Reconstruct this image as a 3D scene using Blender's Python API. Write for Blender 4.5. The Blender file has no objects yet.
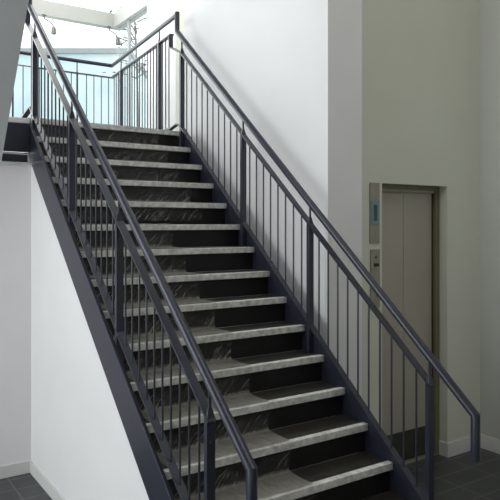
import bpy, bmesh, math, random
from mathutils import Vector, Matrix, noise
random.seed(4)
C = bpy.context.scene.collection
F = 2.93                      # height of the landing above the hall floor
G, R = 0.2131, 0.18           # going and rise of a step
S = R / G
W = 1.438                     # tread length across the flight
NT = 15

# ------------------------------------------------------------------ materials
def mat(name, col, rough=0.6, metal=0.0, col2=None, scale=8.0, bump=0.0, bscale=60.0, spec=0.5, detail=4.0, lo=0.35, hi=0.65):
    m = bpy.data.materials.new(name); m.use_nodes = True
    nt = m.node_tree; b = nt.nodes['Principled BSDF']
    b.inputs['Roughness'].default_value = rough; b.inputs['Metallic'].default_value = metal
    b.inputs['Specular IOR Level'].default_value = spec
    tc = nt.nodes.new('ShaderNodeTexCoord')
    n = nt.nodes.new('ShaderNodeTexNoise'); n.inputs['Scale'].default_value = scale; n.inputs['Detail'].default_value = detail
    nt.links.new(tc.outputs['Object'], n.inputs['Vector'])
    r = nt.nodes.new('ShaderNodeValToRGB')
    c2 = col2 if col2 else tuple(c * 0.93 for c in col)
    r.color_ramp.elements[0].position = lo; r.color_ramp.elements[1].position = hi
    r.color_ramp.elements[0].color = (*c2, 1); r.color_ramp.elements[1].color = (*col, 1)
    nt.links.new(n.outputs['Fac'], r.inputs['Fac']); nt.links.new(r.outputs['Color'], b.inputs['Base Color'])
    if bump:
        n2 = nt.nodes.new('ShaderNodeTexNoise'); n2.inputs['Scale'].default_value = bscale
        nt.links.new(tc.outputs['Object'], n2.inputs['Vector'])
        bp = nt.nodes.new('ShaderNodeBump'); bp.inputs['Strength'].default_value = bump; bp.inputs['Distance'].default_value = 0.01
        nt.links.new(n2.outputs['Fac'], bp.inputs['Height']); nt.links.new(bp.outputs['Normal'], b.inputs['Normal'])
    return m

M = {}
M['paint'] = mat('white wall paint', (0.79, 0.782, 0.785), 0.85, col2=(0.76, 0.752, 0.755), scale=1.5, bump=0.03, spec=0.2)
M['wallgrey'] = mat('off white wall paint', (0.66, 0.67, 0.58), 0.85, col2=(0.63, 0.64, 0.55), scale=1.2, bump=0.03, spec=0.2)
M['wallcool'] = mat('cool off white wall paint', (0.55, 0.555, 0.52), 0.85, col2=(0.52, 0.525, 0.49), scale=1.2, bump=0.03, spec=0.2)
M['skirt'] = mat('white gloss skirting paint', (0.70, 0.70, 0.68), 0.45, scale=3)
M['steel'] = mat('dark slate blue painted steel', (0.027, 0.029, 0.046), 0.30, col2=(0.023, 0.025, 0.039), scale=20, spec=0.5)
M['tread'] = mat('dark rubber tread', (0.030, 0.027, 0.022), 0.55, col2=(0.017, 0.015, 0.012), scale=14, bump=0.1)
M['riser'] = mat('black riser board', (0.010, 0.009, 0.009), 0.5, scale=10, spec=0.3)
M['nosing'] = mat('speckled grey nosing', (0.72, 0.715, 0.67), 0.6, col2=(0.40, 0.395, 0.37), scale=26, bump=0.1, detail=8, lo=0.3, hi=0.7)
M['stainless'] = mat('brushed stainless lift door', (0.43, 0.40, 0.33), 0.42, 0.25, col2=(0.41, 0.38, 0.31), scale=3)
M['jamb'] = mat('dull olive lift jamb', (0.20, 0.19, 0.11), 0.45, 0.3, scale=5)
M['dark'] = mat('dark gap', (0.012, 0.009, 0.007), 0.8)
M['door_reflection'] = mat('dark painted reflection', (0.060, 0.060, 0.045), 0.4, 0.3, col2=(0.05, 0.05, 0.038), scale=6)  # dark reflection at the door foot, put into the colour
M['plate'] = mat('brushed steel plate', (0.33, 0.32, 0.25), 0.4, 0.3, col2=(0.28, 0.27, 0.21), scale=9)
M['blue'] = mat('pale blue display surround', (0.17, 0.29, 0.33), 0.35, scale=20)
M['screen'] = mat('dark display glass', (0.045, 0.10, 0.13), 0.2, scale=30)
M['button'] = mat('black button', (0.015, 0.013, 0.010), 0.4)
M['soffit'] = mat('grey plastered soffit', (0.62, 0.64, 0.64), 0.85, col2=(0.58, 0.60, 0.60), scale=2)
M['white'] = mat('white powder coated frame', (0.50, 0.50, 0.47), 0.5, scale=3)
M['greyframe'] = mat('grey aluminium window frame', (0.45, 0.47, 0.48), 0.4, 0.2, scale=5)
M['lamp'] = mat('satin nickel lamp metal', (0.16, 0.16, 0.14), 0.4, 0.4, scale=8)
M['bwall'] = mat('pale rendered facade', (0.50, 0.65, 0.69), 0.9, col2=(0.68, 0.76, 0.77), scale=0.8)
M['coping'] = mat('grey coping stone', (0.35, 0.38, 0.38), 0.8, scale=3)
M['leaf'] = mat('pale green leaf', (0.14, 0.18, 0.11), 0.6, col2=(0.09, 0.12, 0.07), scale=6)
M['bark'] = mat('grey bark', (0.22, 0.20, 0.17), 0.9, scale=12)
M['ground'] = mat('pale paving outside', (0.55, 0.55, 0.52), 0.9, scale=2)

def floor_mat():
    m = bpy.data.materials.new('dark slate floor tile'); m.use_nodes = True
    nt = m.node_tree; b = nt.nodes['Principled BSDF']
    tc = nt.nodes.new('ShaderNodeTexCoord'); mp = nt.nodes.new('ShaderNodeMapping')
    mp.inputs['Location'].default_value = (0.015, 0.143, 0)
    br = nt.nodes.new('ShaderNodeTexBrick'); br.offset = 0.0
    br.inputs['Color1'].default_value = (0.060, 0.065, 0.068, 1); br.inputs['Color2'].default_value = (0.074, 0.080, 0.084, 1)
    br.inputs['Mortar'].default_value = (0.165, 0.17, 0.165, 1)
    br.inputs['Scale'].default_value = 1.0; br.inputs['Mortar Size'].default_value = 0.007
    br.inputs['Brick Width'].default_value = 0.41; br.inputs['Row Height'].default_value = 0.206
    n = nt.nodes.new('ShaderNodeTexNoise'); n.inputs['Scale'].default_value = 9; n.inputs['Detail'].default_value = 6
    mx = nt.nodes.new('ShaderNodeMix'); mx.data_type = 'RGBA'; mx.blend_type = 'MULTIPLY'; mx.inputs[0].default_value = 0.5
    nt.links.new(tc.outputs['Object'], mp.inputs['Vector']); nt.links.new(mp.outputs['Vector'], br.inputs['Vector'])
    nt.links.new(tc.outputs['Object'], n.inputs['Vector'])
    nt.links.new(br.outputs['Color'], mx.inputs[6]); nt.links.new(n.outputs['Fac'], mx.inputs[7])
    nt.links.new(mx.outputs[2], b.inputs['Base Color'])
    b.inputs['Roughness'].default_value = 0.42
    return m
M['floor'] = floor_mat()

def film_mat():
    m = bpy.data.materials.new('wrinkled protective plastic'); m.use_nodes = True
    nt = m.node_tree; out = nt.nodes['Material Output']; b = nt.nodes['Principled BSDF']
    b.inputs['Base Color'].default_value = (0.25, 0.24, 0.21, 1); b.inputs['Roughness'].default_value = 0.30
    tr = nt.nodes.new('ShaderNodeBsdfTransparent'); mx = nt.nodes.new('ShaderNodeMixShader')
    tc = nt.nodes.new('ShaderNodeTexCoord'); mp = nt.nodes.new('ShaderNodeMapping')
    mp.vector_type = 'TEXTURE'; mp.inputs['Rotation'].default_value = (0, -0.85, 0); mp.inputs['Scale'].default_value = (0.13, 0.13, 0.016)
    n = nt.nodes.new('ShaderNodeTexNoise'); n.inputs['Scale'].default_value = 1.0; n.inputs['Detail'].default_value = 3; n.inputs['Distortion'].default_value = 0.8
    nt.links.new(tc.outputs['Object'], mp.inputs['Vector']); nt.links.new(mp.outputs['Vector'], n.inputs['Vector'])
    bp = nt.nodes.new('ShaderNodeBump'); bp.inputs['Strength'].default_value = 0.8; bp.inputs['Distance'].default_value = 0.02
    nt.links.new(n.outputs['Fac'], bp.inputs['Height']); nt.links.new(bp.outputs['Normal'], b.inputs['Normal'])
    # dust lies on the level part of the plastic, little of it on the upright part, none where it is pulled tight over the nosing
    at = nt.nodes.new('ShaderNodeAttribute'); at.attribute_name = 'dust'
    a2 = nt.nodes.new('ShaderNodeAttribute'); a2.attribute_name = 'crease_glint'
    rn = nt.nodes.new('ShaderNodeMapRange'); rn.inputs[1].default_value = 0.50; rn.inputs[2].default_value = 0.70  # wrinkle highlights painted in as paler, more opaque streaks
    rn.inputs[3].default_value = 0.0; rn.inputs[4].default_value = 0.60
    nt.links.new(n.outputs['Fac'], rn.inputs[0])
    ad = nt.nodes.new('ShaderNodeMath'); ad.operation = 'ADD'
    mc = nt.nodes.new('ShaderNodeMath'); mc.operation = 'MULTIPLY'
    nt.links.new(rn.outputs[0], mc.inputs[0]); nt.links.new(a2.outputs['Fac'], mc.inputs[1])
    nt.links.new(at.outputs['Fac'], ad.inputs[0]); nt.links.new(mc.outputs[0], ad.inputs[1])
    nt.links.new(ad.outputs[0], mx.inputs[0]); nt.links.new(tr.outputs[0], mx.inputs[1]); nt.links.new(b.outputs[0], mx.inputs[2])
    nt.links.new(mx.outputs[0], out.inputs['Surface'])
    return m
M['film'] = film_mat()

def glass_mat():
    m = bpy.data.materials.new('clear window glass'); m.use_nodes = True
    nt = m.node_tree; out = nt.nodes['Material Output']
    tr = nt.nodes.new('ShaderNodeBsdfTransparent'); tr.inputs[0].default_value = (0.95, 0.98, 0.98, 1)
    gl = nt.nodes.new('ShaderNodeBsdfGlossy'); gl.inputs['Roughness'].default_value = 0.02
    lw = nt.nodes.new('ShaderNodeLayerWeight'); lw.inputs[0].default_value = 0.5
    mx = nt.nodes.new('ShaderNodeMixShader')
    pw = nt.nodes.new('ShaderNodeMath'); pw.operation = 'POWER'; pw.inputs[1].default_value = 4.0
    ml = nt.nodes.new('ShaderNodeMath'); ml.operation = 'MULTIPLY'; ml.inputs[1].default_value = 0.35
    nt.links.new(lw.outputs['Facing'], pw.inputs[0]); nt.links.new(pw.outputs[0], ml.inputs[0])
    nt.links.new(ml.outputs[0], mx.inputs[0]); nt.links.new(tr.outputs[0], mx.inputs[1]); nt.links.new(gl.outputs[0], mx.inputs[2])
    nt.links.new(mx.outputs[0], out.inputs['Surface'])
    return m
M['glass'] = glass_mat()

# ------------------------------------------------------------------ mesh helpers (coordinates: u, v, z with z = 0 on the landing)
class MB:
    def __init__(s): s.bm = bmesh.new()
    def poly(s, pts): s.bm.faces.new([s.bm.verts.new(p) for p in pts])
    def loft(s, rings, cap=True):
        vs = [[s.bm.verts.new(p) for p in r] for r in rings]
        n = len(vs[0])
        for a, b in zip(vs, vs[1:]):
            for i in range(n): s.bm.faces.new((a[i], a[(i + 1) % n], b[(i + 1) % n], b[i]))
        if cap: s.bm.faces.new(vs[0][::-1]); s.bm.faces.new(vs[-1])
        return s
    def box(s, x0, x1, y0, y1, z0, z1):
        return s.loft([[(x0, y0, z), (x1, y0, z), (x1, y1, z), (x0, y1, z)] for z in (z0, z1)])
    def prism_u(s, prof, u0, u1):          # profile in (v, z), extruded across the flight
        return s.loft([[(u, v, z) for v, z in prof] for u in (u0, u1)])
    def prism_z(s, plan, z0, z1):
        return s.loft([[(u, v, z) for u, v in plan] for z in (z0, z1)])
    def sweep(s, path, prof, side=(1, 0, 0)):
        P = [Vector(p) for p in path]; sd = Vector(side); rings = []
        for i, p in enumerate(P):
            a = (P[i] - P[i - 1]).normalized() if i else None
            b = (P[i + 1] - P[i]).normalized() if i < len(P) - 1 else None
            t = (a or b) if not (a and b) else (a + b).normalized()
            sc = 1.0 if not (a and b) else 1.0 / max(0.35, t.dot(b))
            e1 = (sd - t * sd.dot(t))
            e1 = e1.normalized() if e1.length > 0.05 else Vector((0, 1, 0))
            e2 = t.cross(e1).normalized()
            rings.append([p + e1 * x + e2 * (y * sc) for x, y in prof])
        return s.loft(rings)
    def tube(s, path, r, n=14, side=(1, 0, 0)):
        return s.sweep(path, [(r * math.cos(2 * math.pi * k / n), r * math.sin(2 * math.pi * k / n)) for k in range(n)], side)
    def lathe(s, c, prof, n=14):           # vertical turned shape: prof = (radius, z)
        return s.loft([[(c[0] + r * math.cos(2 * math.pi * k / n), c[1] + r * math.sin(2 * math.pi * k / n), z) for k in range(n)] for r, z in prof])
    def build(s, name, m, parent=None, bevel=0.0, smooth=False, label=None):
        bmesh.ops.recalc_face_normals(s.bm, faces=s.bm.faces)
        org = parent.matrix_world.translation.copy() if parent is not None else Vector((0, 0, 0))
        for v in s.bm.verts: v.co.z += F
        if parent is None:                 # own origin at the base of the mesh
            xs = [v.co for v in s.bm.verts]
            org = Vector((sum(v.x for v in xs) / len(xs), sum(v.y for v in xs) / len(xs), min(v.z for v in xs)))
        else: org = WORLD[parent.name]
        for v in s.bm.verts: v.co -= org
        me = bpy.data.meshes.new(name); s.bm.to_mesh(me); s.bm.free()
        me.materials.append(m)
        o = bpy.data.objects.new(name, me); C.objects.link(o)
        if parent is not None: o.parent = parent; WORLD[o.name] = org.copy()
        else: o.location = org; WORLD[o.name] = org
        if smooth:
            for p in me.polygons: p.use_smooth = True
            md = o.modifiers.new('edge', 'EDGE_SPLIT'); md.split_angle = math.radians(35)
        if bevel:
            bv = o.modifiers.new('bevel', 'BEVEL'); bv.width = bevel; bv.segments = 2; bv.limit_method = 'ANGLE'
        if label: o['label'] = label
        return o
WORLD = {}
def rect(w, h): return [(-w / 2, -h / 2), (w / 2, -h / 2), (w / 2, h / 2), (-w / 2, h / 2)]
def thing(name, loc, label, cat, group=None):
    o = bpy.data.objects.new(name, None); C.objects.link(o); o.empty_display_size = 0.1
    o.location = (loc[0], loc[1], loc[2] + F); WORLD[o.name] = Vector(o.location)
    o['label'] = label; o['category'] = cat
    if group: o['group'] = group
    return o
def tag(o, label, cat, group=None):
    o['label'] = label; o['category'] = cat
    if group: o['group'] = group
    return o
def struct(o, label=None, cat=None):
    o['kind'] = 'structure'
    if label: o['label'] = label
    if cat: o['category'] = cat
    return o

# ------------------------------------------------------------------ the setting
FL = -F
H = 3.4                                    # ceiling above the landing
EV = -1.831                                # plane of the lift wall
struct(MB().box(-5.2, 4.0, -9.2, 3.25, FL - 0.2, FL).build('floor', M['floor']), 'dark slate tiled hall floor with thin pale joints', 'floor')
struct(MB().box(-5.2, 4.0, -9.2, 3.25, H, H + 0.2).build('ceiling', M['paint']), 'white ceiling high above the stair hall', 'ceiling')

# wall beside the flight, with the shallow pier at its near end
w = MB().box(1.605, 1.90, -1.53, 0.253, FL, H)
w.box(1.60, 1.935, -1.98, -1.53, FL, H)
w.box(1.62, 1.935, -1.53, EV + 0.02, FL, H)
struct(w.build('wall_right', M['paint']), 'bright white wall rising beside the stair flight', 'wall')
# white wall further back on the right of the landing, up to the side glazing
struct(MB().box(2.0, 2.25, 0.253, 1.99, FL, H).build('wall_landing', M['paint']), 'white wall set back behind the landing railing', 'wall')
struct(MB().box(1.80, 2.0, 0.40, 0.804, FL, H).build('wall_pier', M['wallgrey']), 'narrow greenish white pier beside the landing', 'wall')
struct(MB().box(1.90, 2.25, 0.02, 0.253, FL, H).build('wall_return', M['paint']), 'hidden return of the white wall behind the landing', 'wall')
# lift wall with the opening
OX0, OX1, OZ = 2.297, 3.095, -0.568
w = MB().box(1.935, OX0, EV, EV + 0.40, FL, H)
w.box(OX1, 3.90, EV, EV + 0.40, FL, H)
w.box(OX0, OX1, EV, EV + 0.40, OZ, H)
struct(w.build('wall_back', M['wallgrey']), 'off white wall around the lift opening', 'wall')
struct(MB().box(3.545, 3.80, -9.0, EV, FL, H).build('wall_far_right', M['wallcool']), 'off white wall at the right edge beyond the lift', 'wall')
# wall under the landing and the wall under the flight
struct(MB().box(-5.0, 0.08, -0.15, 0.10, FL, -0.41).build('wall_back_left', M['paint']), 'white wall below the landing at far left', 'wall')
def foot(off): return (FL - off) / S
w = MB().prism_u([(-0.15, FL), (-0.15, -0.15 * S - 0.265), (foot(-0.265), FL)], -0.014, 0.07)
struct(w.build('wall_left', M['paint']), 'white triangular wall closing the space under the flight', 'wall')
# skirting boards
struct(MB().box(-5.0, -0.026, -0.164, -0.15, FL, FL + 0.10).build('baseboard_back_left', M['skirt'], bevel=0.003), 'white skirting below the landing wall', 'skirting')
struct(MB().box(-0.027, -0.014, foot(-0.265) + 0.13, -0.15, FL, FL + 0.10).build('baseboard_left', M['skirt'], bevel=0.003), 'white skirting along the wall under the flight', 'skirting')
b = MB().box(OX1 - 0.012, 3.545, EV - 0.014, EV, FL, FL + 0.125); b.box(OX1 - 0.012, OX1, EV, EV + 0.085, FL, FL + 0.125)
struct(b.build('baseboard_back', M['skirt'], bevel=0.003), 'white skirting turning into the lift recess', 'skirting')
b = MB().box(1.92, OX0, EV - 0.014, EV, FL, FL + 0.125)
struct(b.build('baseboard_lift', M['skirt'], bevel=0.003), 'white skirting left of the lift', 'skirting')
struct(MB().box(3.531, 3.545, -9.0, EV - 0.014, FL, FL + 0.125).build('baseboard_far_right', M['skirt'], bevel=0.003), 'white skirting on the right edge wall', 'skirting')

# rest of the hall, behind and to the left of the viewpoint
struct(MB().box(-5.2, 3.8, -9.2, -9.0, FL, H).build('wall_front', M['paint']), 'white wall behind the viewpoint', 'wall')
w = MB().box(-5.2, -5.0, -9.0, 3.25, FL, FL + 0.5); w.box(-5.2, -5.0, -9.0, 3.25, 2.9, H)
for y0, y1 in ((-9.0, -3.9), (-1.7, -1.4), (2.6, 3.25)): w.box(-5.2, -5.0, y0, y1, FL + 0.5, 2.9)
struct(w.build('wall_far_left', M['paint']), 'white window wall at the left of the hall', 'wall')
for k, (y0, y1) in enumerate(((-3.9, -1.7), (-1.4, 2.6))):
    fr = MB(); z0, z1 = FL + 0.5, 2.9
    fr.box(-5.14, -5.06, y0, y0 + 0.06, z0, z1).box(-5.14, -5.06, y1 - 0.06, y1, z0, z1)
    fr.box(-5.14, -5.06, y0, y1, z0, z0 + 0.06).box(-5.14, -5.06, y0, y1, z1 - 0.06, z1)
    o = struct(fr.build('window_%d' % (k + 3), M['greyframe']), 'tall hall window', 'window')
    MB().box(-5.105, -5.095, y0 + 0.06, y1 - 0.06, z0 + 0.06, z1 - 0.06).build('pane', M['glass'], o)

# glazed facade behind the landing: white transom band with glass below and above
FV, FU = 3.1, 2.0
fr = MB()
fr.box(-5.0, FU, FV, FV + 0.12, 1.895, 2.09)
fr.box(-5.0, FU, FV + 0.02, FV + 0.10, FL, FL + 0.10)
for u in (-3.2, -1.2): fr.box(u, u + 0.05, FV + 0.02, FV + 0.08, FL + 0.10, 1.895)
o = struct(fr.build('window_1', M['white']), 'glazed wall behind the landing under a white transom band', 'window')
MB().box(-5.0, FU, FV + 0.055, FV + 0.065, FL + 0.1, 1.895).build('pane', M['glass'], o)
MB().box(-5.0, FU, FV + 0.055, FV + 0.065, 2.09, H).build('pane', M['glass'], o)
fr = MB()
fr.box(FU, FU + 0.14, 1.99, FV + 0.12, 1.895, 2.09)
fr.box(FU + 0.02, FU + 0.10, 1.99, FV + 0.12, FL, FL + 0.10)
o = struct(fr.build('window_2', M['white']), 'side glazing right of the landing under a white transom band', 'window')
MB().box(FU + 0.03, FU + 0.07, 2.65, 2.69, FL + 0.10, 1.895).build('mullion', M['greyframe'], o)
MB().box(FU + 0.055, FU + 0.065, 1.99, FV + 0.06, FL + 0.1, 1.895).build('pane', M['glass'], o)
MB().box(FU + 0.055, FU + 0.065, 1.99, FV + 0.06, 2.09, H).build('pane', M['glass'], o)

# sloping plastered underside of the next flight, overhead at left
def sl(t):
    a, b_ = Vector((-0.2536, -0.17, -0.418)), Vector((-0.332, -1.273, 0.5137))
    return a + (b_ - a) * t
p0, p1 = sl(0.02), sl(2.6)
sf = MB().loft([[(p0.x, p0.y, p0.z), (p0.x, p0.y, p0.z + 0.3), (-1.75, p0.y, p0.z + 0.3), (-1.75, p0.y, p0.z)],
                [(p1.x, p1.y, p1.z), (p1.x, p1.y, p1.z + 0.3), (-1.75, p1.y, p1.z + 0.3), (-1.75, p1.y, p1.z)]])
struct(sf.build('ceiling_sloped', M['soffit']), 'grey sloping underside of the next flight at top left', 'soffit')

# ------------------------------------------------------------------ lift
d = thing('lift_door', (2.7, EV + 0.10, FL), 'pair of dull steel lift doors recessed in the off white wall', 'lift door')
DV = EV + 0.085
f_ = MB()
f_.box(OX1 - 0.055, OX1, DV, DV + 0.10, FL, OZ)
f_.box(OX0, OX0 + 0.03, DV, DV + 0.10, FL, OZ)
f_.box(OX0 + 0.03, OX1 - 0.055, DV, DV + 0.10, OZ - 0.035, OZ)
f_.build('frame', M['jamb'], d, bevel=0.002)
MB().box(OX0 + 0.03, OX1 - 0.055, DV + 0.01, DV + 0.10, OZ - 0.062, OZ - 0.035).build('header', M['plate'], d, bevel=0.002)
MB().box(OX1 - 0.064, OX1 - 0.0555, DV + 0.03, DV + 0.09, FL, OZ - 0.062).build('shadow_gap', M['dark'], d)
XS = 2.672
for x0, x1 in ((OX0 + 0.03, XS - 0.002), (XS + 0.002, OX1 - 0.064)):
    p = MB().box(x0, x1, DV + 0.035, DV + 0.07, FL + 0.015, OZ - 0.062).build('door_panel', M['stainless'], d, bevel=0.002)
    MB().box(x0 + 0.004, x1 - 0.004, DV + 0.031, DV + 0.036, FL + 0.02, FL + 0.27).build('reflection_plate', M['door_reflection'], p, label='dark painted reflection low on the lift door')  # added plate that paints the dark reflection on the steel
MB().box(OX0 + 0.03, OX1 - 0.055, DV, DV + 0.08, FL, FL + 0.012).build('sill', M['plate'], d)

d = thing('lift_indicator_panel', (2.208, EV, -1.048), 'tall steel lift indicator plate with small blue display, left of the lift', 'indicator panel')
MB().box(2.156, 2.260, EV - 0.012, EV, -1.048, -0.569).build('plate', M['plate'], d, bevel=0.003)
sc = MB().box(2.164, 2.250, EV - 0.018, EV - 0.012, -0.896, -0.711).build('display', M['blue'], d, bevel=0.002)
MB().box(2.188, 2.226, EV - 0.020, EV - 0.018, -0.872, -0.745).build('screen', M['screen'], sc)
d = thing('lift_call_panel', (2.212, EV, -1.56), 'steel lift call plate with black button, under the blue display plate', 'call panel')
MB().box(2.162, 2.264, EV - 0.012, EV, -1.56, -1.098).build('plate', M['plate'], d, bevel=0.003)
MB().box(2.196, 2.246, EV - 0.020, EV - 0.012, -1.232, -1.208).build('button', M['button'], d, bevel=0.003)
def disc(mb, c, r, y0, y1, n=14):
    return mb.loft([[(c[0] + r * math.cos(2 * math.pi * k / n), y, c[1] + r * math.sin(2 * math.pi * k / n)) for k in range(n)] for y in (y0, y1)])
disc(MB(), (2.222, -1.159), 0.013, EV - 0.018, EV - 0.012).build('indicator_lamp', M['jamb'], d)
disc(MB(), (2.235, -1.46), 0.017, EV - 0.018, EV - 0.012).build('key_switch', M['jamb'], d)

# ------------------------------------------------------------------ the flight
ST = thing('staircase', (W / 2, -1.6, FL), 'straight stair flight with dark treads, pale nosings and slate blue stringers', 'staircase')
def stringer(u0, u1, top, bot, vtop):
    v0 = foot(top)
    return MB().prism_u([(foot(bot), FL), (foot(top) - 0.0, FL), (vtop, vtop * S + top), (vtop, vtop * S + bot)], u0, u1)
prof = [(foot(-0.27), FL), (foot(0.035), FL), (-0.13, -0.13 * S + 0.035), (-0.06, -0.02), (-0.06, -0.30), (-0.13, -0.13 * S - 0.255)]
MB().prism_u(prof, -0.022, -0.0005).build('stringer', M['steel'], ST, bevel=0.003)
prof = [(foot(-0.30), FL), (foot(0.06), FL), (-0.03, -0.03 * S + 0.06), (-0.03, -0.30)]
MB().prism_u(prof, W + 0.0005, W + 0.02).build('stringer', M['steel'], ST, bevel=0.003)
NH = 0.044
for i in range(1, NT + 1):
    v, z = -G * i, -R * i
    t = MB().box(0.0, W, v + 0.045, v + G + 0.03, z - 0.045, z - 0.001).build('tread', M['tread'], ST)
    MB().box(0.0, W, v, v + 0.045, z - NH, z).build('nosing', M['nosing'], t, bevel=0.004, label='pale speckled grey nosing')
for i in range(0, NT + 1):
    v, z = -G * i, -R * i
    zb = z - R if i < NT else FL
    MB().box(0.001, W - 0.001, v + 0.0305, v + 0.0445, zb, z - NH).build('riser', M['riser'], ST)

# landing
LD = thing('stair_landing', (0.0, 1.0, -0.30), 'landing slab at the head of the flight with dark front beam', 'landing')
plan = [(-0.03, 0.05), (1.47, 0.05), (1.72, 2.36), (-0.03, 2.36)]
sb = MB().prism_z(plan, -0.30, -0.002)
sb.box(-1.9, -0.03, -0.10, 2.36, -0.30, -0.035)
sb.build('slab', M['tread'], LD)
MB().box(0.0, W, 0.0, 0.049, -NH, 0.0).build('nosing', M['nosing'], LD, bevel=0.004, label='pale nosing at the top step')
MB().box(-1.9, -0.023, -0.149, -0.101, -0.31, -0.075).build('front_beam', M['steel'], LD, bevel=0.003)
MB().box(-1.9, -0.023, -0.149, -0.08, -0.074, -0.030).build('edge_strip', M['paint'], LD, bevel=0.004, label='pale edge strip left of the flight')
MB().box(-1.9, -0.05, -0.185, -0.151, -0.395, -0.335).build('ledger_angle', M['steel'], LD, bevel=0.003)

# ------------------------------------------------------------------ railings
BAR = rect(0.045, 0.010)
def on(v, off): return v * S + off
def railing(u, posts, h_hand, h_top, h_bot, label, v_end, left):
    root = thing('stair_railing', (u, posts[-1], -2.7), label, 'railing', 'railings of the stair flight')
    # round handrail with a plumb upstand at the landing and a plumb drop at the foot
    top = [(u, 0.03, 1.155 if not left else 1.30)]
    path = top + [(u, 0.03, on(0.03, h_hand)), (u, v_end, on(v_end, h_hand)), (u, v_end, on(v_end, h_hand) - 0.235)]
    MB().tube(path, 0.0245).build('handrail', M['steel'], root, smooth=True)
    # flat top rail
    v1 = posts[0]
    vt = 0.165 if not left else 0.085
    path = [(u, vt, 0.97), (u, vt, 0.845 if not left else 0.82), (u, v1, on(v1, h_top)), (u, posts[-1] - 0.02, on(posts[-1] - 0.02, h_top))]
    MB().sweep(path, rect(0.045, 0.012)).build('top_rail', M['steel'], root)
    # flat bottom rail
    path = [(u, 0.20, 0.03), (u, 0.02, 0.07), (u, -0.04, on(-0.04, h_bot)), (u, posts[-1], on(posts[-1], h_bot))]
    MB().sweep(path, BAR).build('bottom_rail', M['steel'], root)
    for k, v in enumerate(posts):
        zt = on(v, h_top) - 0.01
        st = max(1, math.ceil(-v / G - 0.999)) if False else math.ceil(-(v + 0.0) / G)
        zb = -R * math.ceil(-v / G - 1e-6)
        p = MB()
        w2, d2 = 0.0225, 0.014
        def ring(s_, z): return [(u - w2 * s_, v - d2 * s_, z), (u + w2 * s_, v - d2 * s_, z), (u + w2 * s_, v + d2 * s_, z), (u - w2 * s_, v + d2 * s_, z)]
        p.loft([ring(1, zb), ring(1, zt + 0.005), ring(0.40, zt + 0.055)])
        po = p.build('post', M['steel'], root, bevel=0.002)
        MB().lathe((u, v), [(0.0075, zt + 0.05), (0.0075, on(v, h_hand) - 0.015)], 10).build('pin', M['steel'], po)
        for zz in (zt - 0.10, zb + 0.20):
            b_ = MB()
            b_.loft([[(u + 0.008 * math.cos(a * math.pi / 4), v - d2 - dy, zz + 0.008 * math.sin(a * math.pi / 4)) for a in range(8)] for dy in (-0.001, 0.005)])
            b_.build('bolt', M['steel'], po)
    # round balusters between the two flat rails
    seg = [0.06] + list(posts)
    for a, b_ in zip(seg, seg[1:]):
        n = max(1, round((a - b_) / 0.0965)) - 1
        for k in range(1, n + 1):
            v = a + (b_ - a) * k / (n + 1)
            if v > v1: zt = on(v1, h_top) + (v - v1) * 0.4
            else: zt = on(v, h_top)
            zb = on(v, h_bot) if v < -0.04 else 0.05
            MB().lathe((u, v), [(0.006, zb), (0.006, zt)], 8).build('baluster', M['steel'], root, smooth=True)
    return root
UL, UR = 0.02, W - 0.02
railing(UL, (-0.14, -1.08, -1.94, -3.00), 0.925, 0.765, 0.115, 'slate blue railing along the open left side of the stair flight', -3.34, True)
railing(UR, (-0.07, -1.14, -2.00, -3.065), 0.943, 0.797, 0.090, 'slate blue railing on the wall side, right of the stair flight', -3.37, False)

LR = thing('landing_railing', (1.6, 2.2, 0.0), 'slate blue guard railing around the landing at the head of the stair', 'railing')
A, B, E_ = Vector((UR, 0.03, 0)), Vector((1.646, 2.28, 0)), Vector((-1.5, 2.28, 0))
def z_(p, z): return (p.x, p.y, z)
MB().tube([z_(E_, 1.13), z_(B, 1.13), (A.x, A.y + 0.012, 1.13)], 0.0235, side=(0, 0, 1)).build('handrail', M['steel'], LR, smooth=True)
A2 = A + (B - A) * 0.060
MB().sweep([z_(E_, 0.975), z_(B, 0.975), z_(A2, 0.975)], rect(0.012, 0.045), side=(0, 0, 1)).build('top_rail', M['steel'], LR)
MB().sweep([z_(E_, 0.055), z_(B, 0.055), z_(A2, 0.055)], rect(0.010, 0.045), side=(0, 0, 1)).build('bottom_rail', M['steel'], LR)
dr = (B - A); LN = dr.length; dr.normalize()
def lpost(c, half, m=LR):
    p = MB().box(c.x - half, c.x + half, c.y - half, c.y + half, -0.002 if c.x > -0.03 else -0.035, 0.98)
    po = p.build('post', M['steel'], m, bevel=0.002)
    MB().lathe((c.x, c.y), [(half * 0.8, 0.98), (0.0075, 1.02), (0.0075, 1.11)], 10).build('pin', M['steel'], po)
ps = [0.0, 0.48, 1.82]
for s_ in (0.50, 1.86): lpost(A + dr * s_, 0.020)
s_ = 0.22
while s_ < LN - 0.03:
    if min(abs(s_ - q) for q in (0.50, 1.86)) > 0.045:
        c = A + dr * s_
        MB().lathe((c.x, c.y), [(0.006, 0.055), (0.006, 0.972)], 8).build('baluster', M['steel'], LR, smooth=True)
    s_ += 0.0925
us = [1.19, 0.42, -0.40, -1.2]
for u in us: lpost(Vector((u, 2.28, 0)), 0.011)
u = 1.60
while u > -1.5:
    if min(abs(u - q) for q in us) > 0.03:
        MB().lathe((u, 2.28), [(0.006, 0.055), (0.006, 0.972)], 8).build('baluster', M['steel'], LR, smooth=True)
    u -= 0.0965

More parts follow.
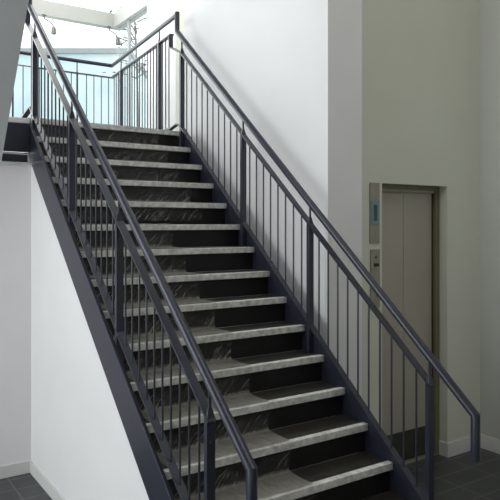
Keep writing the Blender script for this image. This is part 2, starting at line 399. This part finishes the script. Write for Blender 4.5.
# ------------------------------------------------------------------ wrinkled plastic laid over the steps
def film(name, i0, i1, uR, label, seed):
    prof = []
    e = 0.005
    for i in range(i0, i1 + 1):
        v, z = -G * i, -R * i
        # back of the tread, tread, nose, under the nose, riser
        prof += [(v + G + 0.030 - e - 0.006 if i > i0 else v + G * 0.9, z + e)] if i > 0 else [(0.16, e)]
        prof += [(v + 0.10, z + e), (v + 0.004, z + e), (v - e, z - 0.006), (v - e, z - NH - 0.002)]
        if True: prof += [(v + 0.012, z - NH - 0.03), (v + 0.0305 - e, z - NH - 0.055), (v + 0.0305 - e - 0.003, z - R + 0.03)]
    # resample
    pts = []
    for a, b in zip(prof, prof[1:]):
        L = math.hypot(b[0] - a[0], b[1] - a[1]); n = max(1, int(L / 0.020))
        for k in range(n): pts.append((a[0] + (b[0] - a[0]) * k / n, a[1] + (b[1] - a[1]) * k / n))
    pts.append(prof[-1])
    NU = 56
    def kind(v, z):
        i = round(-z / R); zz = -R * i; vv = -G * i
        if zz - NH - 0.01 < z and v < vv + 0.012: return 'nose'
        return 'tread' if abs(z - zz) < 0.0149 else 'riser'
    dust, crease_glint = [], []
    bm = bmesh.new(); rows = []
    for j, (v, z) in enumerate(pts):
        a = pts[max(0, j - 1)]; b = pts[min(len(pts) - 1, j + 1)]
        t = Vector((b[0] - a[0], b[1] - a[1])).normalized(); nrm = Vector((t.y, -t.x))
        row = []
        kd = kind(v, z)
        dv = {'nose': (0.02, 0.12), 'tread': (0.74, 0.25), 'riser': (0.07, 1.1)}[kd]
        for k in range(NU + 1):
            u = 0.05 + (uR - 0.05) * k / NU
            if k == NU: u += 0.012 * noise.noise(Vector((v * 6, z * 6, seed)))
            q = Vector((u * 5.5 + z * 6, v * 5 + z * 5, seed))
            h = abs(noise.noise(q * 1.7)) ** 1.0 * 0.012 + 0.004 * noise.noise(q * 5)
            h = max(0.0, h) * (0.1 if kind(v, z) == 'nose' else 1.0)
            dust.append(dv[0]); crease_glint.append(dv[1])
            row.append(bm.verts.new((u, v - abs(nrm.x) * h, z + abs(nrm.y) * h * 0.5)))
        rows.append(row)
    for r0, r1 in zip(rows, rows[1:]):
        for k in range(NU): bm.faces.new((r0[k], r0[k + 1], r1[k + 1], r1[k]))
    mb = MB(); mb.bm.free(); mb.bm = bm
    o = mb.build(name, M['film'])
    for p in o.data.polygons: p.use_smooth = True
    for nm, dat in (('dust', dust), ('crease_glint', crease_glint)):
        o.data.attributes.new(nm, 'FLOAT', 'POINT').data.foreach_set('value', dat)
    return tag(o, label, 'plastic sheet', 'plastic sheets on the stair')
film('protective_sheet', 0, 4, 1.21, 'wide wrinkled clear plastic sheet over the top steps', 1.3)
film('protective_sheet', 5, 14, 0.825, 'narrower wrinkled dusty plastic sheet over the lower steps', 7.7)

# ------------------------------------------------------------------ small lamps under the transom
def lamp(c, dx, dy, label):
    root = thing('arm_spotlight', (c[0], c[1], c[2] - 0.26), label, 'lamp', 'arm lamps under the transom')
    x, y, z = c
    MB().lathe((x, y), [(0.03, z - 0.014), (0.03, z)], 12).build('mount', M['lamp'], root)
    path = [(x, y, z - 0.01), (x + 0.01 * dx, y, z - 0.05), (x + 0.05 * dx, y + 0.02 * dy, z - 0.075), (x + 0.09 * dx, y + 0.03 * dy, z - 0.10), (x + 0.12 * dx, y + 0.03 * dy, z - 0.15)]
    MB().tube(path, 0.008, 8, side=(0, 1, 0)).build('arm', M['lamp'], root, smooth=True)
    MB().lathe((x + 0.12 * dx, y + 0.03 * dy), [(0.014, z - 0.145), (0.030, z - 0.17), (0.036, z - 0.24), (0.030, z - 0.245)], 14).build('lamp_head', M['lamp'], root, smooth=True)
lamp((1.02, 3.05 + 0.06, 1.895), 1, -1, 'small nickel arm lamp hanging from the transom left of the window corner')
lamp((1.93, 3.05 + 0.06, 1.895), 1, -1, 'small nickel arm lamp hanging from the transom at the window corner')

# ------------------------------------------------------------------ outside
struct(MB().box(-30, 40, 3.3, 45, FL - 0.35, FL - 0.25).build('ground', M['ground']), 'pale paving outside the glazing', 'ground')
bd = thing('neighbouring_building', (2.5, 9.0, FL - 0.25), 'pale sunlit building outside the landing window', 'building')
a, b = Vector((4.15, 7.62)), Vector((-4.5, 13.41)); t = (b - a).normalized(); n = Vector((-t.y, t.x)); n = n if n.y > 0 else -n
MB().prism_z([a[:], b[:], (b + n * 4)[:], (a + n * 4)[:]], FL - 0.25, 2.84).build('wall', M['bwall'], bd)
q = [a - t * 0.05 - n * 0.06, b - n * 0.06, b + n * 4.05, a - t * 0.05 + n * 4.05]
MB().prism_z([p[:] for p in q], 2.84, 2.95).build('coping', M['coping'], bd)
tr = thing('tree', (3.1, 4.75, FL - 0.25), 'young pale green tree outside the side glazing', 'tree')
mb = MB().tube([(3.1, 4.75, FL - 0.25), (3.12, 4.76, 0.5), (3.06, 4.72, 1.9), (3.02, 4.7, 2.5)], 0.018, 8)
random.seed(11)
lv = MB()
for k in range(12):
    z = 1.6 + 1.1 * random.random(); ang = random.uniform(0, 6.28); L = random.uniform(0.2, 0.5)
    p = Vector((3.06, 4.72, z)); e = p + Vector((math.cos(ang) * L, math.sin(ang) * L, random.uniform(-0.05, 0.3)))
    mb.tube([p, (p + e) / 2 + Vector((0, 0, 0.05)), e], 0.011, 6)
    for j in range(9):
        c = p + (e - p) * random.uniform(0.4, 1.1) + Vector((random.gauss(0, .05), random.gauss(0, .05), random.gauss(0, .05)))
        d1 = Vector((random.gauss(0, 1), random.gauss(0, 1), random.gauss(0, 1))).normalized() * 0.05
        d2 = d1.orthogonal().normalized() * 0.022
        lv.poly([c - d1, c + d2, c + d1, c - d2])
mb.build('trunk', M['bark'], tr); lv.build('leaves', M['leaf'], tr)

# ------------------------------------------------------------------ light
wd = bpy.data.worlds.new('sky'); bpy.context.scene.world = wd; wd.use_nodes = True
bg = wd.node_tree.nodes['Background']
bg.inputs[0].default_value = (0.97, 0.98, 1.0, 1); bg.inputs[1].default_value = 1.9
def area(name, loc, rot, sx, sy, power, col=(1, 1, 1)):
    l = bpy.data.lights.new(name, 'AREA'); l.shape = 'RECTANGLE'; l.size = sx; l.size_y = sy; l.energy = power; l.color = col
    o = bpy.data.objects.new(name, l); C.objects.link(o); o.location = (loc[0], loc[1], loc[2] + F); o.rotation_euler = rot
    return o
pi = math.pi
area('daylight_left', (-5.4, -1.2, 0.0), (0, -pi / 2, 0), 4.5, 4.8, 240, (1.0, 0.98, 0.98))
area('daylight_facade', (-0.8, 3.6, 1.0), (-pi / 2, 0, 0), 3.6, 4.0, 140, (1.0, 0.99, 0.97))

area('landing_fill', (0.2, 1.7, 3.3), (0, 0, 0), 2.6, 2.4, 75, (1.0, 1.0, 0.98))  # fill lamp added over the landing; the ceiling has no opening here
area('hall_fill', (0.6, -4.7, 3.3), (0, 0, 0), 3.0, 3.0, 55, (1.0, 0.97, 0.90))  # unseen fill lamp, added to brighten the walls facing the viewpoint

# ------------------------------------------------------------------ camera
cam = bpy.data.cameras.new('camera'); co = bpy.data.objects.new('camera', cam); C.objects.link(co)
co.location = (-1.4334, -5.499, -0.896 + F); co.rotation_euler = (pi / 2, 0, -0.5899)
cam.sensor_width = 36.0; cam.lens = 638.2753 / 500 * 36.0; cam.shift_y = -(250 - 223.978) / 500
cam.clip_start = 0.05
sc_ = bpy.context.scene; sc_.camera = co
sc_.view_settings.view_transform = 'Standard'; sc_.view_settings.look = 'None'
sc_.view_settings.exposure = 0.0
